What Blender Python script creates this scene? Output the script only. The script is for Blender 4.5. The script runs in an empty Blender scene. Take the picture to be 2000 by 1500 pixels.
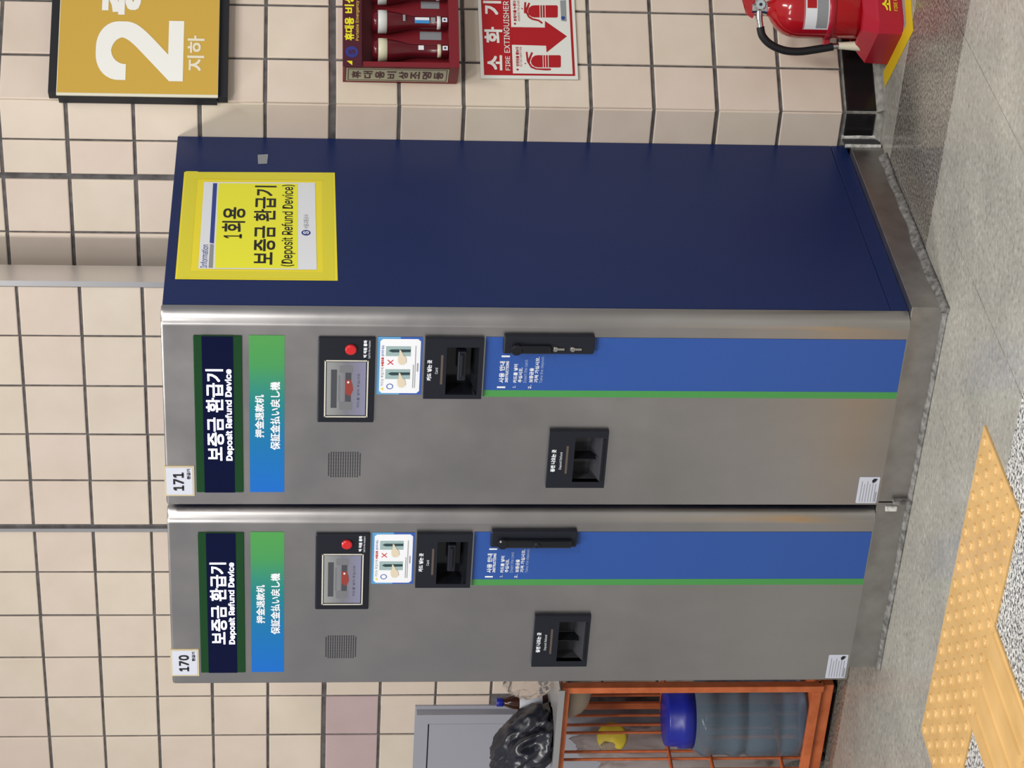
import bpy, bmesh, math, random, os
from mathutils import Vector, Matrix, noise
random.seed(7)
PI = math.pi
SC = bpy.context.scene
COL = SC.collection

# ------------------------------------------------------------------ camera (the photo lies on its side)
CAM = Vector((2.7954, -4.3356, 1.4329))
RIGHT = Vector((0.82234310, 0.56896450, 0.00558873))
DOWN = Vector((0.05550864, -0.07044542, -0.99597000))
FWD = Vector((-0.56627787, 0.81933927, -0.08951275))
FPX = 4646.89
cd = bpy.data.cameras.new('camera'); cam = bpy.data.objects.new('camera', cd); COL.objects.link(cam)
cd.sensor_fit = 'HORIZONTAL'; cd.sensor_width = 36.0; cd.lens = FPX * 36.0 / 2000.0
cd.clip_start = 0.1; cd.clip_end = 100
m = Matrix.Identity(4)
for i in range(3):
    m[i][0] = DOWN[i]; m[i][1] = RIGHT[i]; m[i][2] = -FWD[i]; m[i][3] = CAM[i]
cam.matrix_world = m
SC.camera = cam

# ------------------------------------------------------------------ light
wd = bpy.data.worlds.new('station_hall'); SC.world = wd; wd.use_nodes = True
bg = wd.node_tree.nodes['Background']
bg.inputs[0].default_value = (0.98, 0.97, 1.0, 1); bg.inputs[1].default_value = 0.36
def area(name, loc, sx, sy, power, rz=0.0, col=(1, 0.97, 0.93)):
    l = bpy.data.lights.new(name, 'AREA'); l.shape = 'RECTANGLE'; l.size = sx; l.size_y = sy
    l.energy = power; l.color = col
    o = bpy.data.objects.new(name, l); COL.objects.link(o); o.location = loc; o.rotation_euler = (0, 0, rz)
    return o
# fluorescent rows of the hall ceiling; the first one points at the end of the tiled wall
area('ceiling_tube_left_front_offscreen', (-1.02, -1.75, 3.3), 0.12, 1.3, 66, math.atan2(-(-0.352 + 1.02), (0.65 + 1.75)))
area('ceiling_tube_right_offscreen', (1.9, -0.5, 3.3), 0.16, 1.3, 44, 0.5)
area('ceiling_tube_right_front_offscreen', (2.6, -2.2, 3.3), 1.3, 0.16, 100, 0.0)
area('ceiling_tube_middle_offscreen', (0.9, -3.0, 3.3), 1.3, 0.16, 36, 0.0)
area('ceiling_tube_left_rear_offscreen', (-1.45, -3.4, 3.3), 0.12, 1.3, 46, math.atan2(-(-0.352 + 1.45), (0.65 + 3.4)))
vs = SC.view_settings
vs.view_transform = 'Standard'; vs.look = 'None'; vs.gamma = 1.0; vs.use_curve_mapping = False
vs.exposure = 0.06

# ------------------------------------------------------------------ photo pixel -> point on a known plane
def ray(px, py):
    return RIGHT * ((1500 - py - 750) / FPX) + DOWN * ((px - 1000) / FPX) + FWD
def hit(px, py, p0, n):
    d = ray(px, py); n = Vector(n); p0 = Vector(p0)
    return CAM + d * ((p0 - CAM).dot(n) / d.dot(n))
PHI = math.radians(55)
CORNER = Vector((0.072, 0.79, 0.0))
DW = Vector((math.cos(PHI), math.sin(PHI), 0)); NW = Vector((math.sin(PHI), -math.cos(PHI), 0))
def RW(px, py, off=0.0):            # right wall: (along, up), off = distance in front of the wall
    q = hit(px, py, CORNER + NW * off, NW) - CORNER
    return (q.dot(DW), q.z)
XS = -0.021
def SD(px, py):                     # blue machine side: (depth, up)
    q = hit(px, py, (XS, 0, 0), (1, 0, 0)); return (q.y, q.z)
def FR(px, py):                     # machine front: (x, up)
    q = hit(px, py, (0, 0, 0), (0, 1, 0)); return (q.x, q.z)
def FL(px, py):                     # floor
    q = hit(px, py, (0, 0, 0), (0, 0, 1)); return (q.x, q.y)
def AT(px, py, Y):
    return hit(px, py, (0, Y, 0), (0, 1, 0))

# ------------------------------------------------------------------ materials
MATS = {}
def mat(name, col=(.5, .5, .5), rough=.5, metal=0.0, spec=.5, emit=None, estr=0.0, trans=0.0, ior=1.45, coat=0.0, alpha=1.0):
    if name in MATS: return MATS[name]
    mt = bpy.data.materials.new(name); mt.use_nodes = True
    b = mt.node_tree.nodes['Principled BSDF']
    b.inputs['Base Color'].default_value = (*col, 1); b.inputs['Roughness'].default_value = rough
    b.inputs['Metallic'].default_value = metal; b.inputs['Specular IOR Level'].default_value = spec
    b.inputs['Transmission Weight'].default_value = trans; b.inputs['IOR'].default_value = ior
    b.inputs['Coat Weight'].default_value = coat; b.inputs['Alpha'].default_value = alpha
    if emit: b.inputs['Emission Color'].default_value = (*emit, 1); b.inputs['Emission Strength'].default_value = estr
    MATS[name] = mt
    return mt
def N(mt, t, **kw):
    n = mt.node_tree.nodes.new(t)
    for k, v in kw.items(): setattr(n, k, v)
    return n
def link(mt, a, b): mt.node_tree.links.new(a, b)
def bsdf(mt): return mt.node_tree.nodes['Principled BSDF']
def ramp(mt, fac, stops):
    r = N(mt, 'ShaderNodeValToRGB'); e = r.color_ramp.elements
    while len(e) < len(stops): e.new(0.5)
    for i, (p, c) in enumerate(stops):
        e[i].position = p; e[i].color = (*c, 1) if len(c) == 3 else c
    link(mt, fac, r.inputs[0]); return r.outputs[0]
def noise_tex(mt, scale, detail=3, vec=None, rough=.5):
    n = N(mt, 'ShaderNodeTexNoise'); n.inputs['Scale'].default_value = scale; n.inputs['Detail'].default_value = detail
    n.inputs['Roughness'].default_value = rough
    if vec is not None: link(mt, vec, n.inputs['Vector'])
    return n.outputs['Fac']
def position(mt): return N(mt, 'ShaderNodeNewGeometry').outputs['Position']
def mixc(mt, fac, a, b, mode='MIX'):
    x = N(mt, 'ShaderNodeMix', data_type='RGBA', blend_type=mode)
    if isinstance(fac, float): x.inputs[0].default_value = fac
    else: link(mt, fac, x.inputs[0])
    for s, i in ((a, 6), (b, 7)):
        if isinstance(s, tuple): x.inputs[i].default_value = (*s, 1)
        else: link(mt, s, x.inputs[i])
    return x.outputs[2]
def bump(mt, h, strength, dist=.001):
    b = N(mt, 'ShaderNodeBump'); b.inputs['Strength'].default_value = strength; b.inputs['Distance'].default_value = dist
    link(mt, h, b.inputs['Height']); link(mt, b.outputs[0], bsdf(mt).inputs['Normal'])

def glazed(name, c1, c2, rough=.22):
    mt = mat(name, rough=rough, spec=.5)
    oi = N(mt, 'ShaderNodeObjectInfo')
    c = mixc(mt, oi.outputs['Random'], c1, c2)
    p = position(mt)
    st = ramp(mt, noise_tex(mt, 9, 4, p), [(.35, (1, 1, 1)), (.75, (.93, .92, .90))])
    c = mixc(mt, 1.0, c, st, 'MULTIPLY')
    link(mt, c, bsdf(mt).inputs['Base Color'])
    bump(mt, noise_tex(mt, 14, 2, p), .25, .002)
    return mt
glazed('tile_cream', (.76, .67, .55), (.75, .63, .54))
glazed('tile_pink', (.56, .43, .42), (.58, .44, .44))
mt = mat('tile_black', (.012, .011, .012), .12, spec=.35)
mt = mat('grout', (.10, .093, .093), .9)
link(mt, ramp(mt, noise_tex(mt, 40, 4, position(mt)), [(.3, (.075, .07, .07)), (.7, (.16, .15, .148))]), bsdf(mt).inputs['Base Color'])
mt = mat('mortar', (.3, .29, .26), .9)
link(mt, ramp(mt, noise_tex(mt, 60, 5, position(mt)), [(.3, (.17, .165, .15)), (.7, (.36, .35, .32))]), bsdf(mt).inputs['Base Color'])
mt = mat('sealant', (.55, .55, .52), .6)
link(mt, ramp(mt, noise_tex(mt, 90, 4, position(mt)), [(.35, (.34, .34, .32)), (.6, (.68, .68, .65))]), bsdf(mt).inputs['Base Color'])
mt = mat('grey_sealant', (.3, .3, .29), .45)
link(mt, ramp(mt, noise_tex(mt, 70, 5, position(mt)), [(.35, (.085, .085, .08)), (.65, (.24, .235, .225))]), bsdf(mt).inputs['Base Color'])

def granite(name, stops, scale, rough, big=.0):
    mt = mat(name, rough=rough, spec=.5)
    p = position(mt)
    f = noise_tex(mt, scale, 3, p, .65)
    c = ramp(mt, f, stops)
    s = ramp(mt, noise_tex(mt, 5, 5, p), [(.3, (.82, .82, .82)), (.7, (1.08, 1.08, 1.06))])
    c = mixc(mt, 1.0, c, s, 'MULTIPLY')
    link(mt, c, bsdf(mt).inputs['Base Color'])
    r = ramp(mt, noise_tex(mt, 30, 4, p), [(.3, (rough - .08,) * 3), (.7, (rough + .12,) * 3)])
    link(mt, r, bsdf(mt).inputs['Roughness'])
    return mt
granite('granite_light', [(.25, (.15, .145, .125)), (.40, (.29, .28, .245)), (.60, (.355, .345, .305)), (.78, (.50, .485, .44))], 75, .26)
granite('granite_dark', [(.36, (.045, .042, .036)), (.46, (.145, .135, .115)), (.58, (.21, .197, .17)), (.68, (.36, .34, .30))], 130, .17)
granite('granite_salt', [(.42, (.05, .05, .055)), (.475, (.30, .30, .29)), (.54, (.58, .58, .56)), (.7, (.74, .73, .71))], 125, .35)

mt = mat('stainless', (.53, .515, .51), .3, metal=1.0)
p = N(mt, 'ShaderNodeTexCoord').outputs['Object']
mp = N(mt, 'ShaderNodeMapping'); mp.inputs['Scale'].default_value = (1.2, 1.2, 420); link(mt, p, mp.inputs[0])
f = noise_tex(mt, 1.0, 4, mp.outputs[0])
sm = noise_tex(mt, 5.5, 4, p)
rr = N(mt, 'ShaderNodeMath', operation='MULTIPLY_ADD'); rr.inputs[1].default_value = .40; rr.inputs[2].default_value = .14
link(mt, sm, rr.inputs[0]); link(mt, rr.outputs[0], bsdf(mt).inputs['Roughness'])
ws = N(mt, 'ShaderNodeMapping'); ws.inputs['Scale'].default_value = (3.2, 3.2, 1.5); link(mt, p, ws.inputs[0])
link(mt, ramp(mt, noise_tex(mt, 1.3, 5, ws.outputs[0], .6), [(.33, (.43, .417, .413)), (.68, (.47, .456, .451))]), bsdf(mt).inputs['Base Color'])
bump(mt, f, .04, .0006)
mt = mat('stainless_trim', (.72, .72, .73), .32, metal=1.0)
mt = mat('plinth_steel', (.40, .385, .37), .38, metal=1.0)
p = N(mt, 'ShaderNodeTexCoord').outputs['Object']
link(mt, ramp(mt, noise_tex(mt, 24, 6, p), [(.3, (.36, .345, .335)), (.7, (.46, .45, .44))]), bsdf(mt).inputs['Base Color'])
mt = mat('blue_paint', (.0095, .0225, .098), .36, spec=.24)
bump(mt, noise_tex(mt, 900, 2, N(mt, 'ShaderNodeTexCoord').outputs['Object']), .25, .0004)
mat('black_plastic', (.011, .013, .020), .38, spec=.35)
mat('black_gloss', (.008, .009, .012), .15)
mat('black_void', (.004, .004, .006), .6)
mat('navy_panel', (.002, .004, .030), .22, spec=.2)
mat('green_panel', (.010, .050, .016), .22, spec=.25)
mat('lit_letters', (.9, .9, 1), .5, emit=(.80, .80, 1.0), estr=1.1)
mat('white_print', (.74, .77, .82), .5)
mat('pale_print', (.35, .45, .68), .5)
mat('black_print', (.012, .012, .015), .5)
mat('ink_grey', (.28, .29, .31), .6)
mat('stripe_blue', (.024, .082, .33), .38)
mat('stripe_green', (.062, .275, .07), .38)
mat('paper', (.78, .80, .84), .5)
mat('plate_paper', (.56, .59, .68), .5); mat('cream_frame', (.55, .47, .30), .5)
mat('bronze', (.10, .075, .06), .4)
mat('button_red', (.55, .02, .025), .25)
mat('sticker_sky', (.10, .33, .62), .4)
mat('sticker_blue', (.035, .10, .42), .4)
mat('teal_print', (.30, .42, .42), .5)
mat('dark_teal', (.02, .05, .06), .5)
mat('skin_print', (.66, .58, .44), .5)
mat('red_print', (.55, .03, .04), .5)
mat('flap', (.045, .045, .052), .12, spec=.6)
mat('screen_edge', (.62, .60, .52), .4)
mat('key_metal', (.66, .64, .58), .2, metal=1.0)
mt = mat('gradient_print', rough=.35)
p = N(mt, 'ShaderNodeTexCoord').outputs['Object']
sx = N(mt, 'ShaderNodeSeparateXYZ'); link(mt, p, sx.inputs[0])
mr = N(mt, 'ShaderNodeMapRange'); mr.inputs[1].default_value = -.503; mr.inputs[2].default_value = -.077; link(mt, sx.outputs[0], mr.inputs[0])
link(mt, ramp(mt, mr.outputs[0], [(0, (.006, .13, .52)), (.32, (.005, .155, .38)), (.58, (.010, .20, .22)), (.82, (.055, .28, .085)), (1, (.07, .30, .07))]), bsdf(mt).inputs['Base Color'])
mt = mat('lcd', rough=.2)
p = N(mt, 'ShaderNodeTexCoord').outputs['Object']
sx = N(mt, 'ShaderNodeSeparateXYZ'); link(mt, p, sx.inputs[0])
mr = N(mt, 'ShaderNodeMapRange'); mr.inputs[1].default_value = 1.28; mr.inputs[2].default_value = 1.374; link(mt, sx.outputs[2], mr.inputs[0])
c = ramp(mt, mr.outputs[0], [(0, (.17, .17, .26)), (.5, (.13, .13, .15)), (1, (.22, .23, .22))])
link(mt, c, bsdf(mt).inputs['Base Color']); link(mt, c, bsdf(mt).inputs['Emission Color']); bsdf(mt).inputs['Emission Strength'].default_value = .35
mat('lcd_red', (.26, .045, .035), .3); mat('jug_dent', (.10, .13, .18), .25); mat('lcd_dark', (.06, .065, .075), .3); mat('lcd_mid', (.16, .165, .18), .3)
mat('yellow_tape', (.86, .73, .035), .4); mat('yellow_paper', (.86, .84, .04), .4); mat('blue_print', (.03, .06, .28), .5)
mat('gold', (.60, .385, .065), .25); mat('cream_edge', (.75, .72, .58), .4); mat('white_acrylic', (.86, .86, .82), .3)
mat('soft_white', (.80, .74, .58), .3); mat('black_paint', (.012, .013, .017), .5)
mat('box_red', (.20, .012, .02), .4); mat('box_dark', (.075, .008, .016), .5); mat('banner', (.075, .010, .022), .4)
mat('letter_yellow', (.82, .74, .02), .5); mat('gold_letter', (.62, .42, .06), .5); mat('emblem_blue', (.03, .035, .22), .5)
mat('label_cream', (.55, .54, .38), .5); mat('torch_red', (.11, .008, .014), .22); mat('torch_white', (.72, .73, .72), .3); mat('torch_cream', (.72, .69, .50), .3)
mat('battery_blue', (.05, .27, .62), .4); mat('sign_red', (.42, .008, .014), .35); mat('sign_white', (.76, .77, .72), .35)
mat('extinguisher_red', (.42, .006, .010), .16, coat=.5); mat('stand_red', (.40, .012, .03), .28)
mat('rubber', (.012, .012, .014), .5); mat('nozzle', (.80, .77, .60), .35); mat('chrome', (.70, .70, .70), .2, metal=1.0)
mat('gauge_face', (.45, .55, .58), .2); mat('floor_yellow', (.60, .42, .01), .45)
mt = mat('tactile', (.72, .44, .155), .27)
link(mt, ramp(mt, noise_tex(mt, 7, 4, position(mt)), [(.3, (.52, .32, .115)), (.7, (.63, .40, .155))]), bsdf(mt).inputs['Base Color'])
mt = mat('cart_orange', (.62, .155, .05), .38)
link(mt, ramp(mt, noise_tex(mt, 26, 4, N(mt, 'ShaderNodeTexCoord').outputs['Object']), [(.3, (.50, .115, .035)), (.7, (.66, .175, .06))]), bsdf(mt).inputs['Base Color'])
mat('cart_wire', (.30, .055, .025), .4); mat('cart_grey', (.46, .46, .46), .35, metal=.6); mat('dark_metal', (.02, .018, .018), .6)
mat('jug_blue', (.40, .53, .66), .13, trans=.78, ior=1.14); mat('cap_blue', (.012, .02, .30), .35)
mat('rubbish_bag', (.60, .52, .50), .16, trans=.55, ior=1.1); mat('bin_bag', (.016, .018, .027), .3, spec=.6); mat('clear_bag', (.93, .91, .90), .12, trans=.97, ior=1.06); mat('bowl_clear', (.80, .74, .72), .08, trans=.95, ior=1.12)
mat('cola', (.045, .016, .010), .12); mat('cola_label', (.62, .64, .70), .4)
mat('bowl_cream', (.66, .61, .48), .4); mat('bowl_rim', (.06, .04, .05), .3); mat('bag_yellow', (.75, .60, .04), .45)
mat('panel_grey', (.38, .39, .44), .42); mat('panel_side', (.12, .12, .13), .6); mat('filler_grey', (.045, .045, .05), .6)

# ------------------------------------------------------------------ mesh building
class MB:
    def __init__(s): s.v = []; s.f = []; s.sm = []
    def add(s, vs, fs, smooth=False):
        o = len(s.v); s.v += [tuple(v) for v in vs]
        for f in fs: s.f.append([i + o for i in f]); s.sm.append(smooth)
        return s
    def box(s, x0, x1, y0, y1, z0, z1, b=0.0):
        if b <= 0:
            v = [(x, y, z) for x in (x0, x1) for y in (y0, y1) for z in (z0, z1)]
            return s.add(v, [(0, 1, 3, 2), (4, 6, 7, 5), (0, 4, 5, 1), (2, 3, 7, 6), (0, 2, 6, 4), (1, 5, 7, 3)])
        bm = bmesh.new(); bmesh.ops.create_cube(bm, size=1)
        for v in bm.verts: v.co = Vector(((x0 + x1) / 2 + v.co.x * (x1 - x0), (y0 + y1) / 2 + v.co.y * (y1 - y0), (z0 + z1) / 2 + v.co.z * (z1 - z0)))
        bmesh.ops.bevel(bm, geom=list(bm.edges), offset=b, segments=2, profile=.5, affect='EDGES')
        bm.verts.index_update(); s.add([v.co[:] for v in bm.verts], [[v.index for v in f.verts] for f in bm.faces]); bm.free(); return s
    def rings(s, rings, closed=True, cap0=True, cap1=True, smooth=False):
        n = len(rings[0]); vs = [p for r in rings for p in r]; fs = []
        for k in range(len(rings) - 1):
            for i in range(n if closed else n - 1):
                j = (i + 1) % n; fs.append((k * n + i, k * n + j, (k + 1) * n + j, (k + 1) * n + i))
        s.add(vs, fs, smooth)
        if cap0: s.add(rings[0], [list(range(n))[::-1]])
        if cap1: s.add(rings[-1], [list(range(n))])
        return s
    def lathe(s, prof, c=(0, 0, 0), n=24, smooth=True, sq=1.0):
        r = [[(c[0] + q * math.cos(2 * PI * i / n), c[1] + q * sq * math.sin(2 * PI * i / n), c[2] + z) for i in range(n)] for q, z in prof]
        return s.rings(r, smooth=smooth)
    def disc(s, cx, cz, y, r, n=20, ry=None):
        ry = ry or r
        return s.add([(cx + r * math.cos(2 * PI * i / n), y, cz + ry * math.sin(2 * PI * i / n)) for i in range(n)], [list(range(n))])
    def ringflat(s, cx, cz, y, r0, r1, n=24):
        v = [(cx + r * math.cos(2 * PI * i / n), y, cz + r * math.sin(2 * PI * i / n)) for r in (r0, r1) for i in range(n)]
        return s.add(v, [(i, (i + 1) % n, n + (i + 1) % n, n + i) for i in range(n)])
    def pucky(s, cx, cz, y0, y1, r, n=20):          # disc with thickness along y
        a = [[(cx + q * math.cos(2 * PI * i / n), y, cz + q * math.sin(2 * PI * i / n)) for i in range(n)] for q, y in ((r, y1), (r, y0 + (y1 - y0) * .3), (r * .8, y0))]
        return s.rings(a)
    def poly(s, pts, y, th=0.0):                      # flat polygon in x,z at y
        f = [(x, y, z) for x, z in pts]
        if th <= 0: return s.add(f, [list(range(len(f)))])
        b = [(x, y + th, z) for x, z in pts]
        return s.rings([f, b])
    def rect(s, x0, x1, z0, z1, y): return s.poly([(x0, z0), (x1, z0), (x1, z1), (x0, z1)], y)
    def tube(s, pts, r, n=8, smooth=True, r_end=None):
        pts = [Vector(p) for p in pts]; R = []; a = None
        for i, p in enumerate(pts):
            t = (pts[min(i + 1, len(pts) - 1)] - pts[max(i - 1, 0)]).normalized()
            if a is None:
                a = t.cross(Vector((0, 0, 1)) if abs(t.z) < .9 else Vector((1, 0, 0))).normalized()
            else:
                a = (a - t * a.dot(t)).normalized()
            b = t.cross(a)
            q = r if r_end is None else r + (r_end - r) * i / (len(pts) - 1)
            R.append([p + (a * math.cos(2 * PI * k / n) + b * math.sin(2 * PI * k / n)) * q for k in range(n)])
        return s.rings(R, smooth=smooth)
    def build(s, name, mtl, parent=None, label=None, loc=None, rz=None):
        me = bpy.data.meshes.new(name); me.from_pydata(s.v, [], s.f); me.update()
        me.polygons.foreach_set('use_smooth', s.sm)
        bm = bmesh.new(); bm.from_mesh(me); bmesh.ops.recalc_face_normals(bm, faces=bm.faces); bm.to_mesh(me); bm.free()
        me.materials.append(MATS[mtl])
        return place(name, me, parent, label, loc, rz)
def place(name, me, parent=None, label=None, loc=None, rz=None):
    o = bpy.data.objects.new(name, me); COL.objects.link(o); o.parent = parent
    if label: o['label'] = label
    if loc: o.location = loc
    if rz is not None: o.rotation_euler = (0, 0, rz)
    return o
def thing(name, label, cat, loc=(0, 0, 0), rz=0.0, group=None):
    o = bpy.data.objects.new(name, None); COL.objects.link(o); o.empty_display_size = .05
    o.location = loc; o.rotation_euler = (0, 0, rz); tag(o, label, cat, group); return o
def tag(o, label, cat, group=None):
    o['label'] = label; o['category'] = cat
    if group: o['group'] = group
    return o
def struct(o): o['kind'] = 'structure'; return o
def copy_tree(o, parent=None):
    c = o.copy(); COL.objects.link(c); c.parent = parent
    for ch in list(o.children): copy_tree(ch, c)
    return c

# lettering: real outlines fitted to a rectangle (x0..x1, z0..z1) on the plane y, facing -y
try: FONT = bpy.data.fonts.load(os.path.join(bpy.utils.system_resource('DATAFILES', path='fonts'), 'Inter.woff2'))
except Exception: FONT = None
_tc = {}
def glyphs(body, latin):
    key = (body, latin)
    if key not in _tc:
        c = bpy.data.curves.new('lettering', 'FONT'); c.body = body; c.resolution_u = 3
        if latin and FONT: c.font = FONT
        o = bpy.data.objects.new('lettering', c); COL.objects.link(o)
        dg = bpy.context.evaluated_depsgraph_get(); me = bpy.data.meshes.new_from_object(o.evaluated_get(dg))
        v = [tuple(q.co[:2]) for q in me.vertices]; f = [list(q.vertices) for q in me.polygons]
        bpy.data.objects.remove(o); bpy.data.curves.remove(c); bpy.data.meshes.remove(me)
        _tc[key] = (v, f)
    return _tc[key]
def put_text(mb, body, x0, x1, z0, z1, y, bold=0.0, latin=False, slant=0.0):
    v, f = glyphs(body, latin)
    if not v: return mb
    ax = min(q[0] for q in v); bx = max(q[0] for q in v); az = min(q[1] for q in v); bz = max(q[1] for q in v)
    kx = (x1 - x0 - 2 * bold) / (bx - ax); kz = (z1 - z0 - 2 * bold) / (bz - az)
    offs = [(0, 0)] if bold <= 0 else [(bold * a, bold * b) for a in (-1, 0, 1) for b in (-1, 0, 1)]
    for k, (ox, oz) in enumerate(offs):
        mb.add([(x0 + bold + (q[0] - ax) * kx + ox, y - k * 4e-6, z0 + bold + (q[1] - az) * kz + oz) for q in v], f)
    return mb
def lettering(body, x0, x1, z0, z1, y, mtl, parent, bold=0.0, latin=False, name='lettering'):
    return put_text(MB(), body, x0, x1, z0, z1, y, bold, latin).build(name, mtl, parent)
# ================================================================== SETTING
TC = {}
def tile(w, h, mtl, th=.0045, b=.0028):
    k = (round(w, 4), round(h, 4), mtl, th)
    if k not in TC:
        a, c = w / 2, h / 2
        r = [[(-x, y, -z), (x, y, -z), (x, y, z), (-x, y, z)] for x, z, y in ((a, c, .002), (a, c, -th + b), (a - b * .35, c - b * .35, -th + b * .3), (a - b, c - b, -th))]
        mb = MB().rings(r, cap0=False)
        me = bpy.data.meshes.new('tile'); me.from_pydata(mb.v, [], mb.f); me.update(); me.materials.append(MATS[mtl])
        bm = bmesh.new(); bm.from_mesh(me); bmesh.ops.recalc_face_normals(bm, faces=bm.faces); bm.to_mesh(me); bm.free()
        TC[k] = me
    return TC[k]
GAP = .0056
def tile_grid(wall, xs, zs, pick, thickx=(), thickz=(), wide=.0125, jit=.0006, gz=.0068):
    for i in range(len(xs) - 1):
        for j in range(len(zs) - 1):
            xa, xb, za, zb = xs[i], xs[i + 1], zs[j], zs[j + 1]
            mtl = pick((xa + xb) / 2, (za + zb) / 2)
            if not mtl: continue
            ga = wide if xa in thickx else GAP; gb = wide if xb in thickx else GAP
            ha = wide if za in thickz else gz; hb = wide if zb in thickz else gz
            xa += ga / 2; xb -= gb / 2; za += ha / 2; zb -= hb / 2
            o = place('wall_tile', tile(xb - xa, zb - za, mtl), wall)
            o.location = ((xa + xb) / 2 + random.uniform(-jit, jit), random.uniform(-jit, jit), (za + zb) / 2 + random.uniform(-jit, jit))
            o.rotation_euler = (random.uniform(-.004, .004), 0, random.uniform(-.004, .004))

# left wall (proud part behind the machines)
LY = .65
wall_left = struct(MB().box(-3.0, -.3535, .0, .064, 0, 2.75).build('wall_left', 'grout', loc=(0, LY + .004, 0)))
XL = [-.3655, -.514, -.665, -.815, -.963, -1.1095]
XL2 = [-1.128, -1.268, -1.418, -1.567, -1.713, -1.860, -2.008, -2.156, -2.304]
ZL = [.108, .264, .42, .576, .732, .888, 1.044, 1.2, 1.356, 1.512, 1.665, 1.816, 1.968, 2.1205, 2.2725, 2.425]
def pick_left(x, z):
    if x < -1.754 + .01 and z < 1.098: return None
    if x < -1.72 and 1.2 < z < 1.356: return 'tile_pink'
    return 'tile_cream'
tile_grid(wall_left, XL[::-1], ZL, pick_left, thickz=(1.356,))
tile_grid(wall_left, XL2[::-1], ZL, pick_left, thickz=(1.356,))
# narrow cut pieces beside the grey wall cabinet
for za, zb in ((.888, 1.044), (1.044, 1.2)):
    o = place('wall_tile', tile(.034, zb - za - GAP, 'tile_cream'), wall_left); o.location = (-1.734, 0, (za + zb) / 2)
# recessed wall between the proud part and the corner
MY = .79
wall_back = struct(MB().box(-.75, CORNER.x - .002, 0, .1, 0, 2.75).build('wall_back', 'grout', loc=(0, MY + .004, 0)))
ZR = [.096, .254, .4125, .5685, .7235, .880, 1.0355, 1.1925, 1.354, 1.516, 1.673, 1.8315, 1.992, 2.152, 2.312, 2.472]
tile_grid(wall_back, [-.61, -.452, -.298, -.139, -.0375, CORNER.x + .0005], ZR, lambda x, z: 'tile_cream', thickx=(-.139,), thickz=(1.354,), gz=.0085, wide=.0165)
# angled right wall
wall_right = struct(MB().box(.002, 2.2, 0, .1, 0, 2.75).build('wall_right', 'grout', loc=(CORNER + Vector((-math.sin(PHI), math.cos(PHI), 0)) * .004), rz=PHI))
s1 = RW(700, 117.5)[0]; s2 = RW(700, 13)[0]; ps = s2 - s1
SR = [-.0005, s1, s2] + [s2 + ps * k for k in range(1, 6)]
tile_grid(wall_right, SR, ZR, lambda x, z: 'tile_cream', thickz=(1.354,), gz=.0085, wide=.0175)
# black skirting with mortar toe
baseboard_back = struct(MB().box(-.02, CORNER.x - .001, 0, .02, 0, .094).build('baseboard_back', 'mortar', loc=(0, MY + .001, 0)))
o = place('skirting_tile', tile(.078, .072, 'tile_black'), baseboard_back); o.location = (CORNER.x - .043, 0, .054)
baseboard_right = struct(MB().box(.001, 2.0, 0, .02, 0, .094).build('baseboard_right', 'mortar', loc=(CORNER + Vector((-math.sin(PHI), math.cos(PHI), 0)) * .001), rz=PHI))
for k in range(6):
    o = place('skirting_tile', tile(.244, .074, 'tile_black'), baseboard_right); o.location = (.127 + k * .25, 0, .053)
toe = MB()
for a, b, nrm in ((Vector((-.02, MY, 0)), CORNER, Vector((0, -1, 0))), (CORNER, CORNER + DW * 1.5, NW)):
    toe.rings([[a, a + nrm * .016, a + Vector((0, 0, .016))], [b, b + nrm * .016, b + Vector((0, 0, .016))]])
toe.build('mortar_toe', 'mortar', baseboard_right).matrix_local = baseboard_right.matrix_basis.inverted()
# stainless corner guard and expansion strip
t1 = MB().box(-.3655, -.3525, -.0035, 0, 0, 2.75).box(-.3525, -.3500, -.0035, .070, 0, 2.75)
struct(t1.build('trim_1', 'stainless_trim', loc=(0, LY, 0)))
struct(MB().box(-1.1265, -1.1165, -.005, .003, 0, 2.75).build('trim_2', 'stainless_trim', loc=(0, LY, 0)))

# floor ---------------------------------------------------------------
floor = struct(MB().box(-5, 6, -8, 3.2, -.06, -.0025).build('floor', 'granite_light'))
SLAB = {}
def slab(x0, x1, y0, y1, mtl):
    k = (round(x1 - x0, 3), round(y1 - y0, 3), mtl)
    if k not in SLAB:
        a, b = (x1 - x0) / 2 - .0009, (y1 - y0) / 2 - .0009
        mb = MB().rings([[(-p, -q, z), (p, -q, z), (p, q, z), (-p, q, z)] for p, q, z in ((a, b, -.004), (a, b, -.0008), (a - .0008, b - .0008, 0))], cap0=False)
        me = bpy.data.meshes.new('paving_slab'); me.from_pydata(mb.v, [], mb.f); me.update(); me.materials.append(MATS[mtl])
        bm = bmesh.new(); bm.from_mesh(me); bmesh.ops.recalc_face_normals(bm, faces=bm.faces); bm.to_mesh(me); bm.free()
        SLAB[k] = me
    o = place('paving_slab', SLAB[k], floor); o.location = ((x0 + x1) / 2, (y0 + y1) / 2, random.uniform(-.0004, 0)); return o
GX = [.153 + .397 * k for k in range(-6, 4)]
GXL = [-2.2, -1.8, -1.4, -1.005, -.61, -.23, .153, .55, .95, 1.35]
for i in range(9):
    slab(GXL[i], GXL[i + 1], .665, 1.25, 'granite_light')
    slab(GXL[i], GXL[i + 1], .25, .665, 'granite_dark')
    if GXL[i] > -.3:
        slab(GXL[i], GXL[i + 1], -.546, .25, 'granite_light')
    else:
        slab(GXL[i], GXL[i + 1], -.13, .25, 'granite_light'); slab(GXL[i], GXL[i + 1], -.546, -.13, 'granite_light')
    slab(GXL[i], GXL[i + 1], -.96, -.546, 'granite_salt')
    slab(GXL[i], GXL[i + 1], -1.38, -.96, 'granite_salt')
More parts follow.
